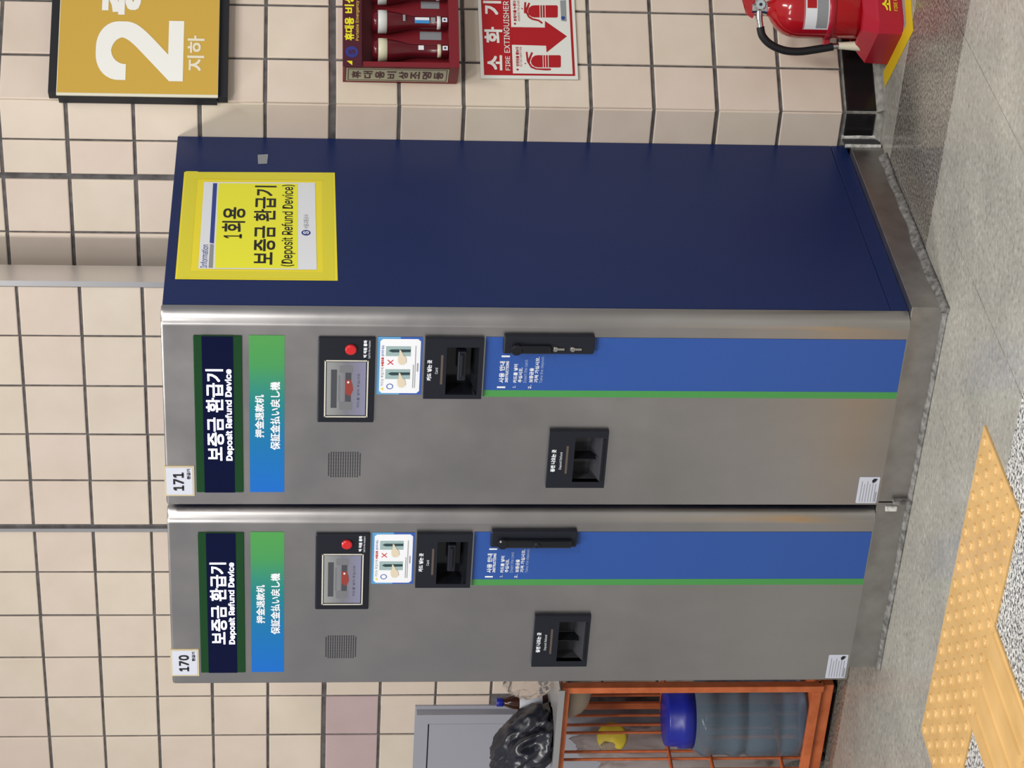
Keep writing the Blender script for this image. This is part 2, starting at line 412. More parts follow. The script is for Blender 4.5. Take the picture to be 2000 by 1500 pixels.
# warning tiles with raised domes
dome = MB().lathe([(.0128, 0), (.0122, .0016), (.0100, .0046), (.0072, .0056)], n=14)
dme = bpy.data.meshes.new('dome'); dme.from_pydata(dome.v, [], dome.f); dme.update(); dme.materials.append(MATS['tactile'])
dme.polygons.foreach_set('use_smooth', [len(p.vertices) == 4 for p in dme.polygons])
TW = .2872
def tactile_base(x0, x1, y0, y1):
    r = [[(x0 + i, y0 + i, z), (x1 - i, y0 + i, z), (x1 - i, y1 - i, z), (x0 + i, y1 - i, z)] for i, z in ((0, .0002), (.0004, .0042), (.0012, .005))]
    return MB().rings(r)
for k in range(3):
    x1 = -.037 - k * TW; x0 = x1 - TW
    t = tactile_base(-TW / 2 + .0006, TW / 2 - .0006, -.1505, .1505).build('tactile_tile', 'tactile', floor)
    t.location = ((x0 + x1) / 2, -.5285, 0)
    for a in range(6):
        for b in range(6):
            d = place('dome', dme, t); d.location = ((a - 2.5) * .0477, (b - 2.5) * .0492, .005)
rg = [(0, 0), (.0035, .0052), (.0315, .0052), (.035, 0)]
for k in range(2):
    t = tactile_base(-.141, .141, -.1505, .1505).build('guide_tile', 'tactile', floor); t.location = (-.4715, -.8305 - k * .302, 0)
    for b in range(4):
        x = -.1275 + b * .0745 + .0
        mb = MB().rings([[(x + p, q + s * z * .9, z + .005) for p, z in rg for s in (1,)] for q, s in ((-.141, 1), (.141, -1))])
        mb.build('ridge', 'tactile', t)

# ================================================================== DEPOSIT REFUND MACHINES
BZ = .08          # underside of the cabinets
TOPZ = 1.73
XLFT = -.5406
def machine(number, xref, deep_panel, label):
    m = thing('refund_machine', label, 'ticket machine', (xref, 0, 0), 0, 'deposit refund machines')
    # cabinet body
    MB().box(XLFT, -.046, .036, .642, BZ, TOPZ - .004).build('cabinet_body', 'blue_paint', m)
    dp = .788 if deep_panel else .642
    sp = MB().box(-.0455, XS, .0365, dp, BZ + .0405, TOPZ - .003, .0012).build('side_panel', 'blue_paint', m)
    MB().box(-.0455, XS, .0365, dp, BZ, BZ + .0395, .0012).build('bottom_rail', 'blue_paint', m)
    # brushed steel front with the rolled right edge
    def prof(i):
        pts = [(XLFT + i, .034), (XLFT + i, .004 + i), (XLFT + .0012 + i, .0012 + i), (XLFT + .004 + i, i)]
        for k in range(9):
            a = PI / 2 * k / 8
            pts.append((-.053 + (.032 - i) * math.sin(a), .032 - (.032 - i) * math.cos(a)))
        pts.append((XS - i, .034)); return pts
    lv = ((.004, BZ), (.001, BZ + .001), (0, BZ + .004), (0, TOPZ - .006), (.0016, TOPZ - .0016), (.006, TOPZ))
    rings = [[(x, y, z) for x, y in prof(i)] for i, z in lv]
    n = len(rings[0]); mb = MB(); V = [p for r in rings for p in r]; Fs = []
    for k in range(len(rings) - 1):
        for i in range(n):
            if k == 2 and i == 3: continue            # the flat face, laid out below round the openings
            Fs.append((k * n + i, k * n + (i + 1) % n, (k + 1) * n + (i + 1) % n, (k + 1) * n + i))
    Fs += [list(range(n))[::-1], list(range((len(rings) - 1) * n, len(rings) * n))]
    mb.add(V, Fs)
    holes = [(-.224, -.098, BZ + .9575, BZ + 1.028), (-.466, -.341, BZ + .664, BZ + .7275)]
    cx = sorted({XLFT + .004, -.053, *[h[0] for h in holes], *[h[1] for h in holes]}); cz = sorted({BZ + .004, TOPZ - .006, *[h[2] for h in holes], *[h[3] for h in holes]})
    grid = [(x, 0, z) for z in cz for x in cx]; gf = []
    for j in range(len(cz) - 1):
        for i in range(len(cx) - 1):
            mx, mz = (cx[i] + cx[i + 1]) / 2, (cz[j] + cz[j + 1]) / 2
            if any(h[0] < mx < h[1] and h[2] < mz < h[3] for h in holes): continue
            a = j * len(cx) + i; gf.append((a, a + 1, a + 1 + len(cx), a + len(cx)))
    mb.add(grid, gf)
    fp = mb.build('front_panel', 'stainless', m)
    bm = bmesh.new(); bm.from_mesh(fp.data); bmesh.ops.remove_doubles(bm, verts=bm.verts, dist=1e-5); bmesh.ops.recalc_face_normals(bm, faces=bm.faces); bm.to_mesh(fp.data); bm.free()
    for p in fp.data.polygons: p.use_smooth = True
    fp.data.set_sharp_from_angle(angle=math.radians(50))
    # illuminated header
    hb = MB().box(-.503, -.077, -.0035, .004, BZ + 1.475, BZ + 1.581, .0018).build('header_sign', 'green_panel', m)
    MB().rect(-.5026, -.0774, BZ + 1.4945, BZ + 1.5625, -.0040).build('dark_window', 'navy_panel', hb)
    lettering('보증금 환급기', -.412, -.163, BZ + 1.517, BZ + 1.5555, -.0046, 'lit_letters', hb, bold=.0009)
    lettering('Deposit Refund Device', -.412, -.163, BZ + 1.4955, BZ + 1.5135, -.0046, 'lit_letters', hb, bold=.0006, latin=True)
    st = MB().rect(-.5035, -.0755, BZ + 1.383, BZ + 1.4605, -.0006).build('language_sticker', 'gradient_print', m)
    lettering('押金退款机', -.350, -.233, BZ + 1.428, BZ + 1.4485, -.0011, 'white_print', st, bold=.0006)
    lettering('保証金払い戻し機', -.384, -.198, BZ + 1.3925, BZ + 1.4145, -.0011, 'white_print', st, bold=.0006)
    # screen unit
    sc = MB().box(-.304, -.078, -.007, .004, BZ + 1.1845, BZ + 1.3105, .003).build('screen_unit', 'black_plastic', m)
    y = -.0072
    fr = MB()
    for a in ((-.288, -.135, 1.2925, 1.2955), (-.288, -.135, 1.199, 1.202), (-.288, -.2855, 1.2, 1.295), (-.1375, -.135, 1.2, 1.295)):
        fr.box(a[0], a[1], y - .0016, y, BZ + a[2], BZ + a[3])
    fr.build('screen_surround', 'screen_edge', sc)
    lc = MB().rect(-.283, -.140, BZ + 1.2045, BZ + 1.2905, y - .0002).build('display', 'lcd', sc)
    d = MB().rect(-.263, -.160, BZ + 1.268, BZ + 1.281, y - .0005).rect(-.246, -.168, BZ + 1.2365, BZ + 1.2495, y - .0005).build('display_print', 'lcd_dark', sc)
    MB().rect(-.245, -.176, BZ + 1.261, BZ + 1.2645, y - .0005).rect(-.268, -.246, BZ + 1.234, BZ + 1.262, y - .0005).rect(-.168, -.150, BZ + 1.234, BZ + 1.262, y - .0005).build('display_picture', 'lcd_mid', sc)
    MB().poly([(-.231, BZ + 1.238), (-.214, BZ + 1.232), (-.198, BZ + 1.234), (-.186, BZ + 1.239), (-.188, BZ + 1.250), (-.224, BZ + 1.249)], y - .0007).build('card_picture', 'lcd_red', sc)
    MB().rect(-.196, -.191, BZ + 1.241, BZ + 1.245, y - .0009).build('card_mark', 'white_print', sc)
    lettering('카드를 넣어 주십시오', -.262, -.170, BZ + 1.2175, BZ + 1.2235, y - .0006, 'lcd_dark', sc)
    MB().pucky(-.106, BZ + 1.2385, y - .006, y, .0125).build('call_button', 'button_red', sc, label='red round call button')
    tx = MB(); put_text(tx, '역 직원 통화', -.128, -.082, BZ + 1.203, BZ + 1.211, y - .0003, .0004); put_text(tx, 'Call for the Assistant', -.130, -.083, BZ + 1.196, BZ + 1.2005, y - .0003, 0, True)
    tx.build('lettering', 'white_print', sc)
    # speaker: flat dark discs painted for the shade inside its holes
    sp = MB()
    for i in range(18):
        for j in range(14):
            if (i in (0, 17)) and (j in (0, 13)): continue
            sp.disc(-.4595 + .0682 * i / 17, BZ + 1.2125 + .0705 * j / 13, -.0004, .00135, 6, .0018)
    sp.build('speaker_hole_discs', 'black_plastic', m)
    # picture sticker: how to insert the card
    hs = MB().rect(-.2305, -.0775, BZ + 1.0815, BZ + 1.1805, -.0006).build('picture_sticker', 'sticker_sky', m)
    MB().rect(-.2305, -.0775, BZ + 1.0815, BZ + 1.130, -.0009).build('sticker_border', 'sticker_blue', hs)
    c = .006; X0, X1, Z0, Z1 = -.2265, -.0825, BZ + 1.0855, BZ + 1.1745
    MB().poly([(X0 + c, Z0), (X1 - c, Z0), (X1, Z0 + c), (X1, Z1 - c), (X1 - c, Z1), (X0 + c, Z1), (X0, Z1 - c), (X0, Z0 + c)], -.0012).build('sticker_sheet', 'paper', hs)
    for ox, xo in ((-.2235 + .035, 0), (-.1305 + .005, 1)):
        a = ox - .0 if xo == 0 else -.1275
        MB().rect(a, a + .026, BZ + 1.107, BZ + 1.1615, -.0015).build('picture', 'teal_print', hs)
        MB().poly([(a + .011, BZ + 1.1075), (a + .018, BZ + 1.1075), (a + .018, BZ + 1.150), (a + .014, BZ + 1.156), (a + .010, BZ + 1.148)], -.0018).build('slot_picture', 'dark_teal', hs)
        h = [(a - .022, .014), (a - .016, .008), (a - .004, .009), (a + .003, .015), (a + .016, .021), (a + .018, .024), (a + .004, .024), (a - .004, .027), (a - .016, .026), (a - .022, .022)]
        MB().poly([(p, BZ + 1.108 + q) for p, q in h], -.0021).build('hand_picture', 'skin_print', hs)
    MB().ringflat(-.2085, BZ + 1.151, -.0016, .0058, .0076).build('circle_mark', 'sticker_blue', hs)
    cx, cz = -.144, BZ + 1.151
    MB().poly([(cx - .007, cz - .0055), (cx - .0055, cz - .007), (cx + .007, cz + .0055), (cx + .0055, cz + .007)], -.0016).poly([(cx + .007, cz - .0055), (cx + .0055, cz - .007), (cx - .007, cz + .0055), (cx - .0055, cz + .007)], -.0017).build('cross_mark', 'red_print', hs)
    lettering('카드는 투입구에', -.208, -.158, BZ + 1.1655, BZ + 1.1715, -.0016, 'ink_grey', hs)
    lettering('수평으로', -.155, -.131, BZ + 1.1655, BZ + 1.1715, -.0016, 'red_print', hs, bold=.0003)
    lettering('넣어주세요.', -.128, -.098, BZ + 1.1655, BZ + 1.1715, -.0016, 'sticker_blue', hs)
    MB().poly([(-.219, BZ + 1.1655), (-.211, BZ + 1.1655), (-.215, BZ + 1.1715)], -.0016).build('warning_mark', 'bag_yellow', hs)
    MB().rect(-.212, -.150, BZ + 1.0995, BZ + 1.1012, -.0016).rect(-.212, -.100, BZ + 1.0955, BZ + 1.0970, -.0016).rect(-.168, -.146, BZ + 1.0895, BZ + 1.0925, -.0016).build('small_print', 'ink_grey', hs)
    # card slot unit
    cu = MB()
    x0, x1, z0, z1 = -.2355, -.0765, BZ + .947, BZ + 1.0765
    rx0, rx1, rz0, rz1 = -.224, -.098, BZ + .9575, BZ + 1.028
    for a in ((x0, x1, rz1, z1), (x0, x1, z0, rz0), (x0, rx0, rz0, rz1), (rx1, x1, rz0, rz1)): cu.box(a[0], a[1], -.010, .003, a[2], a[3])
    cu = cu.build('card_slot_unit', 'black_plastic', m)
    MB().add([(rx0, -.010, rz0), (rx1, -.010, rz0), (rx1, -.010, rz1), (rx0, -.010, rz1), (rx0 + .004, .030, rz0 + .014), (rx1 - .004, .030, rz0 + .014), (rx1 - .004, .030, rz1 - .004), (rx0 + .004, .030, rz1 - .004)],
             [(0, 1, 5, 4), (1, 2, 6, 5), (2, 3, 7, 6), (3, 0, 4, 7), (4, 5, 6, 7)]).build('slot_recess', 'black_gloss', cu)
    MB().box(-.190, -.112, -.006, .011, BZ + .984, BZ + 1.003, .003).box(-.176, -.118, -.0105, -.005, BZ + .992, BZ + .9975, .001).build('slot_mouth', 'black_plastic', cu)
    MB().rect(-.196, -.118, BZ + 1.0355, BZ + 1.0405, -.0104).build('lamp_strip', 'bronze', cu)
    lettering('카드 넣는 곳', -.186, -.131, BZ + 1.0600, BZ + 1.0705, -.0104, 'white_print', cu, bold=.0005)
    lettering('Card', -.168, -.152, BZ + 1.0465, BZ + 1.0525, -.0104, 'white_print', cu, latin=True)
    # instruction stripe
    bs = MB().rect(-.2185, -.0755, BZ + .004, BZ + .943, -.0006).build('instruction_stripe', 'stripe_blue', m)
    MB().rect(-.2355, -.2175, BZ + .004, BZ + .943, -.0007).build('green_stripe', 'stripe_green', bs)
    t = MB(); Y = -.0011
    t.rect(-.2115, -.2070, BZ + .894, BZ + .9125, Y).rect(-.1285, -.1240, BZ + .888, BZ + .9065, Y)
    put_text(t, '사용 안내', -.197, -.1395, BZ + .8975, BZ + .9095, Y, .0004)
    put_text(t, 'INSTRUCTIONS', -.196, -.139, BZ + .889, BZ + .8955, Y, .0003, True)
    put_text(t, '1.', -.2105, -.205, BZ + .871, BZ + .8775, Y, .0002, True)
    put_text(t, '카드를 넣어', -.197, -.147, BZ + .8685, BZ + .8775, Y, .0003)
    put_text(t, '주십시오.', -.196, -.156, BZ + .8575, BZ + .8665, Y, .0003)
    put_text(t, '2.', -.2125, -.203, BZ + .836, BZ + .843, Y, .0002, True)
    put_text(t, '보증금을', -.196, -.157, BZ + .833, BZ + .842, Y, .0003)
    put_text(t, '가져 가십시오.', -.196, -.127, BZ + .8215, BZ + .8305, Y, .0003)
    t.build('lettering', 'white_print', bs)
    lettering('Insert the card.', -.197, -.134, BZ + .8475, BZ + .8545, Y, 'pale_print', bs, 0, True)
    lettering('Take the deposit.', -.197, -.125, BZ + .8105, BZ + .8185, Y, 'pale_print', bs, 0, True)
    # swing handle
    hd = MB().box(-.1135, -.0665, -.012, .003, BZ + .7035, BZ + .9055, .004).build('door_handle', 'black_plastic', m)
    if deep_panel:
        lev = MB().box(-.108, -.088, -.021, -.010, BZ + .800, BZ + .886, .004).pucky(-.098, BZ + .876, -.024, -.012, .0135)
        lev.build('swing_lever', 'black_gloss', hd)
        for zc in (.790, .752):
            MB().pucky(-.0985, BZ + zc, -.0165, -.011, .0062).box(-.1015, -.0955, -.0145, -.011, BZ + zc - .020, BZ + zc - .004, .001).build('lock_keyhole', 'key_metal', hd, label='bright metal lock cylinder')
    else:
        MB().box(-.108, -.086, -.024, -.010, BZ + .716, BZ + .886, .005).pucky(-.097, BZ + .878, -.026, -.012, .0135).build('swing_lever', 'black_gloss', hd)
        MB().pucky(-.097, BZ + .798, -.0275, -.020, .0075).build('lever_lock', 'black_plastic', hd)
    # coin return unit
    cn = MB(); x0, x1, z0, z1 = -.483, -.324, BZ + .6525, BZ + .787; rx0, rx1, rz0, rz1 = -.466, -.341, BZ + .664, BZ + .7275
    for a in ((x0, x1, rz1, z1), (x0, x1, z0, rz0), (x0, rx0, rz0, rz1), (rx1, x1, rz0, rz1)): cn.box(a[0], a[1], -.010, .003, a[2], a[3])
    cn = cn.build('coin_return_unit', 'black_plastic', m)
    MB().add([(rx0, -.009, rz0), (rx1, -.009, rz0), (rx1, -.009, rz1), (rx0, -.009, rz1), (rx0, .030, rz0 + .022), (rx1, .030, rz0 + .022), (rx1, .030, rz1), (rx0, .030, rz1)],
             [(0, 1, 5, 4), (1, 2, 6, 5), (2, 3, 7, 6), (3, 0, 4, 7), (4, 5, 6, 7)]).build('coin_tray', 'flap', cn)
    MB().box(-.4065, -.4045, -.004, .028, rz0 + .012, rz1 - .001).build('tray_divider', 'black_gloss', cn)
    MB().box(rx0 + .004, rx1 - .004, -.0125, -.0095, rz0 - .004, rz0 + .001, .001).build('tray_lip', 'black_gloss', cn)
    MB().rect(-.442, -.364, BZ + .7415, BZ + .7465, -.0104).build('lamp_strip', 'bronze', cn)
    lettering('동전 나오는 곳', -.437, -.374, BZ + .7690, BZ + .7795, -.0104, 'white_print', cn, bold=.0005)
    lettering('Deposit Refund', -.430, -.382, BZ + .7535, BZ + .7605, -.0104, 'white_print', cn, latin=True)
    # inspection label, number plate
    il = MB().poly([(-.531, BZ + .0075), (-.459, BZ + .0075), (-.457, BZ + .0095), (-.457, BZ + .0545), (-.459, BZ + .0565), (-.531, BZ + .0565), (-.533, BZ + .0545), (-.533, BZ + .0095)], -.0006).build('inspection_label', 'plate_paper', m)
    t = MB()
    for k in range(6): t.rect(-.529, -.529 + (.052 if k % 2 else .060), BZ + .0475 - k * .0065, BZ + .0488 - k * .0065, -.0010)
    t.rect(-.529, -.500, BZ + .0105, BZ + .0135, -.0010)
    t.build('label_print', 'ink_grey', il)
    MB().poly([(-.472, BZ + .018), (-.463, BZ + .013), (-.461, BZ + .021), (-.467, BZ + .026), (-.474, BZ + .024)], -.0011).build('label_logo', 'black_print', il)
    pz0, pz1 = BZ + 1.5855, BZ + 1.6525
    np_ = MB().box(-.5135, -.430, -.0022, .001, pz0, pz1).build('number_plate', 'cream_frame', m)
    MB().rect(-.5095, -.4335, pz0 + .004, pz1 - .004, -.0026).build('number_paper', 'plate_paper', np_)
    lettering(number, -.498, -.447, pz0 + .0235, pz0 + .0475, -.0031, 'black_print', np_, bold=.0010, latin=True)
    lettering('환급기', -.466, -.437, pz0 + .0085, pz0 + .0165, -.0031, 'black_print', np_, bold=.0003)
    # steel plinth and the sealant round its foot
    px1 = 0.0 if deep_panel else -.002; px0 = -.5415 if deep_panel else -.513
    pl = MB().box(px0, px1, .016, .745 if deep_panel else .642, 0.0, BZ - .0005, .0015).build('plinth', 'plinth_steel', m)
    bead = MB(); n = 26
    R = []
    for k in range(n + 1):
        x = px0 + (px1 + .004 - px0) * k / n; w = .009 + .004 * noise.noise((x * 9 + xref * 7, 0, 1)); h = .010 + .004 * noise.noise((x * 8, xref, 4))
        w += .004; R.append([(x, .0165, 0), (x, .016 - w, 0), (x, .016 - w * .8, h * .35), (x, .016 - w * .3, h * .8), (x, .0165, h)])
    bead.rings(R, smooth=True)
    if deep_panel:
        R = []
        for k in range(n + 1):
            y = -.006 + .70 * k / n; w = .012 + .006 * noise.noise((y * 8, 3, 1)); h = .020 + .011 * noise.noise((y * 9, 6, 4))
            R.append([(px1 - .0005, y, 0), (px1 + w, y, 0), (px1 + w * .8, y, h * .35), (px1 + w * .3, y, h * .8), (px1 - .0005, y, h)])
        bead.rings(R, smooth=True)
    bead.build('sealant_bead', 'grey_sealant', pl)
    return m
m171 = machine('171', 0.0, True, 'steel and blue deposit refund machine with plate numbered 171 beside the yellow notice')
m170 = machine('170', -.543, False, 'steel deposit refund machine with plate numbered 170 next to the orange cart')
# rubber-like smear of sealant where the plinths meet, filler plate behind the right plinth
sm = MB().box(-.5408, -.531, -.0, .018, .0, .045, .003).build('sealant_smear', 'grey_sealant', m171)
MB().box(-.024, -.010, .010, .017, .030, .058, .002).build('sealant_patch', 'sealant', m170)
MB().box(-.004, .001, .748, .788, .004, .092).build('filler_plate', 'filler_grey', m171)
MB().tube([(.002, .747, .004), (.003, .745, .05), (.002, .747, .093)], .005, 6).tube([(.004, .789, .004), (.005, .788, .05), (.003, .789, .094)], .006, 6).build('white_sealant', 'sealant', m171)

# ---- yellow notice on the blue side
nt = thing('paper_notice', 'yellow taped Deposit Refund Device notice on the blue machine side', 'notice', (XS, 0, 0), PI / 2)
def q2(pts): return [SD(*p) for p in pts]
MB().poly([(.137, 1.347), (.619, 1.349), (.613, 1.704), (.137, 1.704)], -.0006).build('backing_sheet', 'yellow_tape', nt)
mt = mat('yellow_tape_strip', (.74, .66, .04), .35)
for nm, a in (('a', (.14, .616, 1.672, 1.700)), ('b', (.14, .616, 1.354, 1.380)), ('c', (.142, .172, 1.37, 1.69)), ('d', (.580, .612, 1.37, 1.69))):
    MB().rect(*a, -.0009 - .0002 * (nm > 'b')).build('tape_strip', 'yellow_tape_strip', nt)
MB().poly([(.1805, 1.393), (.569, 1.396), (.565, 1.656), (.180, 1.655)], -.0014).build('printed_sheet', 'paper', nt)
MB().poly([(.185, 1.4355), (.562, 1.4365), (.560, 1.6215), (.184, 1.619)], -.0017).build('yellow_field', 'yellow_paper', nt)
MB().poly([(.287, 1.624), (.5595, 1.625), (.559, 1.6345), (.291, 1.6335)], -.0018).build('blue_bar', 'blue_print', nt)
MB().poly([(.184, 1.623), (.283, 1.624), (.287, 1.6325), (.184, 1.6325)], -.0018).build('grey_bar', 'ink_grey', nt)
lettering('Information', .184, .282, 1.636, 1.651, -.0020, 'blue_print', nt, latin=True)
lettering('1', .311, .329, 1.562, 1.603, -.0021, 'black_print', nt, bold=.0006, latin=True)
lettering('회용', .339, .449, 1.556, 1.608, -.0021, 'black_print', nt, bold=.0010)
lettering('보증금 환급기', .199, .550, 1.486, 1.5365, -.0021, 'black_print', nt, bold=.0010)
lettering('(Deposit Refund Device)', .193, .556, 1.441, 1.473, -.0021, 'black_print', nt, bold=.0003, latin=True)
MB().disc(.339, 1.417, -.0018, .0125, 20, .0105).build('round_emblem', 'blue_print', nt)
lettering('S', .333, .345, 1.4105, 1.4235, -.0021, 'paper', nt, bold=.0006, latin=True)
lettering('서울교통공사', .357, .421, 1.411, 1.4225, -.0018, 'ink_grey', nt)
o = MB().poly([(.658, 1.510), (.704, 1.508), (.701, 1.533), (.656, 1.531)], -.0005).build('tape_scrap', 'ink_grey', loc=(XS, 0, 0), rz=PI / 2)
tag(o, 'small grey sticker scrap on the blue machine side near the wall', 'sticker')
# ================================================================== THINGS ON THE ANGLED WALL
def on_right(name, label, cat): return thing(name, label, cat, CORNER, PHI)
def rr(px0, px1, py0, py1, off):      # photo rectangle -> (x0, x1, z0, z1) on the wall; py0 = nearer the machines
    a = RW((px0 + px1) / 2, py0, off)[0]; b = RW((px0 + px1) / 2, py1, off)[0]
    c = (py0 + py1) / 2
    return a, b, RW(px1, c, off)[1], RW(px0, c, off)[1]
# ---- floor number sign
O = .047
gs = on_right('level_sign', 'gold floor number sign reading 2 in a black wall mount', 'sign')
gx0, gx1, gz0, gz1 = rr(113.5, 427.5, 187, 0, O); gx1 = gx0 + .392
MB().box(gx0 + .002, gx1 - .002, -.040, 0, gz0 + .003, gz1 - .003).build('mount_box', 'black_paint', gs)
MB().box(gx0 + .012, gx1 - .012, -.034, -.002, gz1 - .002, gz1 + .021, .001).build('mount_rail', 'black_paint', gs)
MB().box(gx0 + .008, gx1 - .012, -.034, -.002, gz0 - .022, gz0 + .002, .001).build('mount_rail', 'black_paint', gs)
MB().box(gx0, gx1, -O, -.0405, gz0, gz1, .001).build('acrylic_panel', 'cream_edge', gs)
gf = MB().rect(gx0 + .0055, gx1 - .003, gz0 + .001, gz1 - .0015, -O - .0004).build('gold_face', 'gold', gs)
lettering('2', *rr(187, 358.5, 158, 40, O), -O - .001, 'white_acrylic', gf, bold=.0075, latin=True)
a = rr(195, 276, 29, 0, O)
lettering('층', a[0], a[0] + .115, a[2], a[3] + .004, -O - .001, 'white_acrylic', gf, bold=.0042)
lettering('지하', *rr(366, 399, 139, 70, O), -O - .001, 'soft_white', gf, bold=.0010)
# ---- emergency lamp cabinet
O = .085
eb = on_right('lamp_cabinet', 'red wall box for portable emergency lights with yellow lettering', 'wall box')
bx0 = RW(780, 130, O)[0]; bx1 = bx0 + .375; bz0 = RW(896, 60, O)[1]; bz1 = RW(669, 60, O)[1]; oz1 = RW(707, 60, O)[1]; oz0 = RW(877, 60, O)[1]; ox0 = RW(790, 121, O)[0]
MB().box(bx0, bx1, -.008, 0, bz0 + .002, bz1 - .002).build('back_plate', 'box_red', eb)
for nm, a in (('bottom_wall', (bx0, bx1, bz0, oz0)), ('side_wall', (bx0, ox0, oz0, oz1)), ('side_wall', (bx1 - .014, bx1, oz0, oz1)), ('top_wall', (bx0, bx1, oz1 + .0005, bz1 - .004))):
    MB().box(a[0], a[1], -O, -.0082, a[2], a[3], .0008).build(nm, 'box_red', eb)
bn = MB().box(bx0 - .004, bx1 + .004, -O - .004, -O - .0005, oz1, bz1, .0015).build('header_plate', 'banner', eb)
y = -O - .0046
def bt(body, px0, px1, py0, py1, mtl, bold=0.0, latin=False):
    return lettering(body, *rr(px0, px1, py0, py1, O + .004), y, mtl, bn, bold, latin)
bt('휴대용', 673, 691.5, 79, 34, 'letter_yellow', .0009); bt('비상', 673, 691.5, 26, -14, 'letter_yellow', .0009); bt('조명등', 673, 691.5, -24, -70, 'letter_yellow', .0009)
bt('Portable Emergency Light', 694.5, 702, 79.5, -20, 'gold_letter', .0002, True)
a = rr(673, 701, 115, 88, O + .004); MB().disc((a[0] + a[1]) / 2, (a[2] + a[3]) / 2, y, .0155, 24).build('round_emblem', 'emblem_blue', bn)
lettering('S', (a[0] + a[1]) / 2 - .006, (a[0] + a[1]) / 2 + .006, (a[2] + a[3]) / 2 - .008, (a[2] + a[3]) / 2 + .008, y - .0004, 'banner', bn, .0006, True)
a = rr(677, 688, 127.5, 119, O + .004); MB().poly([(a[0], a[2]), (a[1], a[2]), (a[1], a[3])], y).build('yellow_corner', 'letter_yellow', bn)
# upright label on the side towards the machines
zt = hit(676, 148, CORNER + DW * bx0, DW).z; zb = hit(876, 148, CORNER + DW * bx0, DW).z
sl = MB().rect(.010, .076, zb, zt, -.0008).build('side_label', 'label_cream', eb, loc=(bx0, 0, 0), rz=-PI / 2)
fr = MB()
for a in ((.014, .072, zb + .004, zb + .0058), (.014, .072, zt - .0058, zt - .004), (.014, .0165, zb + .004, zt - .004), (.0695, .072, zb + .004, zt - .004)): fr.rect(*a, -.0012)
fr.build('label_border', 'banner', sl)
ts = MB(); h = (zt - zb - .02) / 8
for k, ch in enumerate('휴대용비상조명등'): put_text(ts, ch, .024, .062, zt - .010 - (k + 1) * h + h * .10, zt - .010 - k * h - h * .10, -.0013, .0009)
ts.build('lettering', 'banner', sl)
TRAYY = -.030
for a in ((820, 862, 78, 62), (822, 858, 17, 3), (822, 858, -44, -58)):
    MB().rect(*rr(*a, .03), TRAYY).build('tray_label', 'ink_grey', eb)
MB().box(ox0, bx1 - .014, -.0295, -.008, oz0, oz1).build('tray', 'box_red', eb)
# ---- the lamps in it
def torch(py, label, ring, extra):
    s = RW(800, py, .05)[0]; o = CORNER + DW * s + NW * .056
    z0 = oz0 + .0008
    t = thing('flashlight', label, 'flashlight', (o.x, o.y, z0), PHI, 'emergency flashlights in the red box')
    MB().lathe([(.0135, 0), (.0152, .002), (.0152, .016), (.0158, .017), (.0158, .027), (.0150, .028), (.0150, .085), (.0175, .100), (.0235, .125), (.0262, .143), (.0262, .150)], n=22).build('grip', 'torch_red', t)
    MB().lathe([(.0262, .148), (.0285, .149), (.0288, .168), (.0275, .170), (.0262, .170)], n=24).build('head_ring', ring, t)
    MB().lathe([(.0255, .169), (.0255, .178), (.022, .183), (.010, .185)], n=22).build('lens_cap', 'torch_red', t)
    MB().lathe([(.0150, .0175), (.0164, .0180), (.0164, .0265), (.0150, .027)], n=20).build('tail_ring', ring, t)
    MB().rect(-.006, .006, .002, .0145, -.0158).build('tail_sticker', 'paper', t)
    MB().disc(0, .0085, -.0162, .0028, 12).build('sticker_emblem', 'emblem_blue', t)
    if extra == 1:
        MB().rect(-.0105, .0055, .045, .081, -.0155).build('battery_label', 'battery_blue', t)
        MB().rect(-.002, .0055, .046, .080, -.0159).build('battery_stripe', 'paper', t)
        MB().rect(-.006, .006, .031, .042, -.0157).build('grip_sticker', 'ink_grey', t)
        MB().rect(-.009, .008, .104, .110, -.0225).build('head_sticker', 'ink_grey', t)
    else:
        MB().rect(-.006, .006, .060, .073, -.0155).build('grip_sticker', 'paper', t)
    return t
torch(101, 'dark red flashlight with a cream ring at the box end with the side label', 'torch_cream', 0)
torch(46, 'dark red flashlight with a blue and white battery sticker in the red box', 'torch_white', 1)
torch(-10, 'dark red flashlight right of the one with the blue battery sticker', 'torch_white', 0)
# ---- fire extinguisher instruction plate
O = .0065
fs = on_right('extinguisher_sign', 'white and red fire extinguisher instruction sign with a big arrow', 'sign')
F = lambda zx, zy: RW(880 + zx / 6.667, zy / 6.667, O)
def fp_(pts, mtl, name, dy, par=None): return MB().poly([F(*p) for p in pts], -O - dy).build(name, mtl, par or fs)
c = [F(395, 1018), F(1662, 1032), F(1607, -95), F(350, -110)]
MB().poly(c, -O, .0045).build('plate', 'sign_white', fs)
fp_([(437, 978), (1622, 990), (1568, -70), (393, -80)], 'sign_red', 'red_border', .0004)
fp_([(812, 958), (1590, 968), (1537, -40), (775, -50)], 'sign_white', 'white_field', .0008)
fp_([(795, 355), (1228, 362), (1228, 275), (1515, 475), (1250, 685), (1243, 598), (803, 585)], 'sign_red', 'arrow', .0012)
fp_([(790, 357), (797, 357), (805, 587), (798, 587)], 'sign_red', 'arrow_root', .0012)
def ft(body, x0, x1, y0, y1, mtl, bold=0.0, latin=False):    # zoomed-frame rectangle; y0 = left end when upright
    a = F((x0 + x1) / 2, y0)[0]; b = F((x0 + x1) / 2, y1)[0]; cz = (y0 + y1) / 2
    return lettering(body, a, b, F(x1, cz)[1], F(x0, cz)[1], -O - .0014, mtl, fs, bold, latin)
ft('소', 480, 672, 918, 722, 'sign_white', .0015); ft('화', 440, 675, 562, 355, 'sign_white', .0015); ft('기', 425, 660, 195, 15, 'sign_white', .0015)
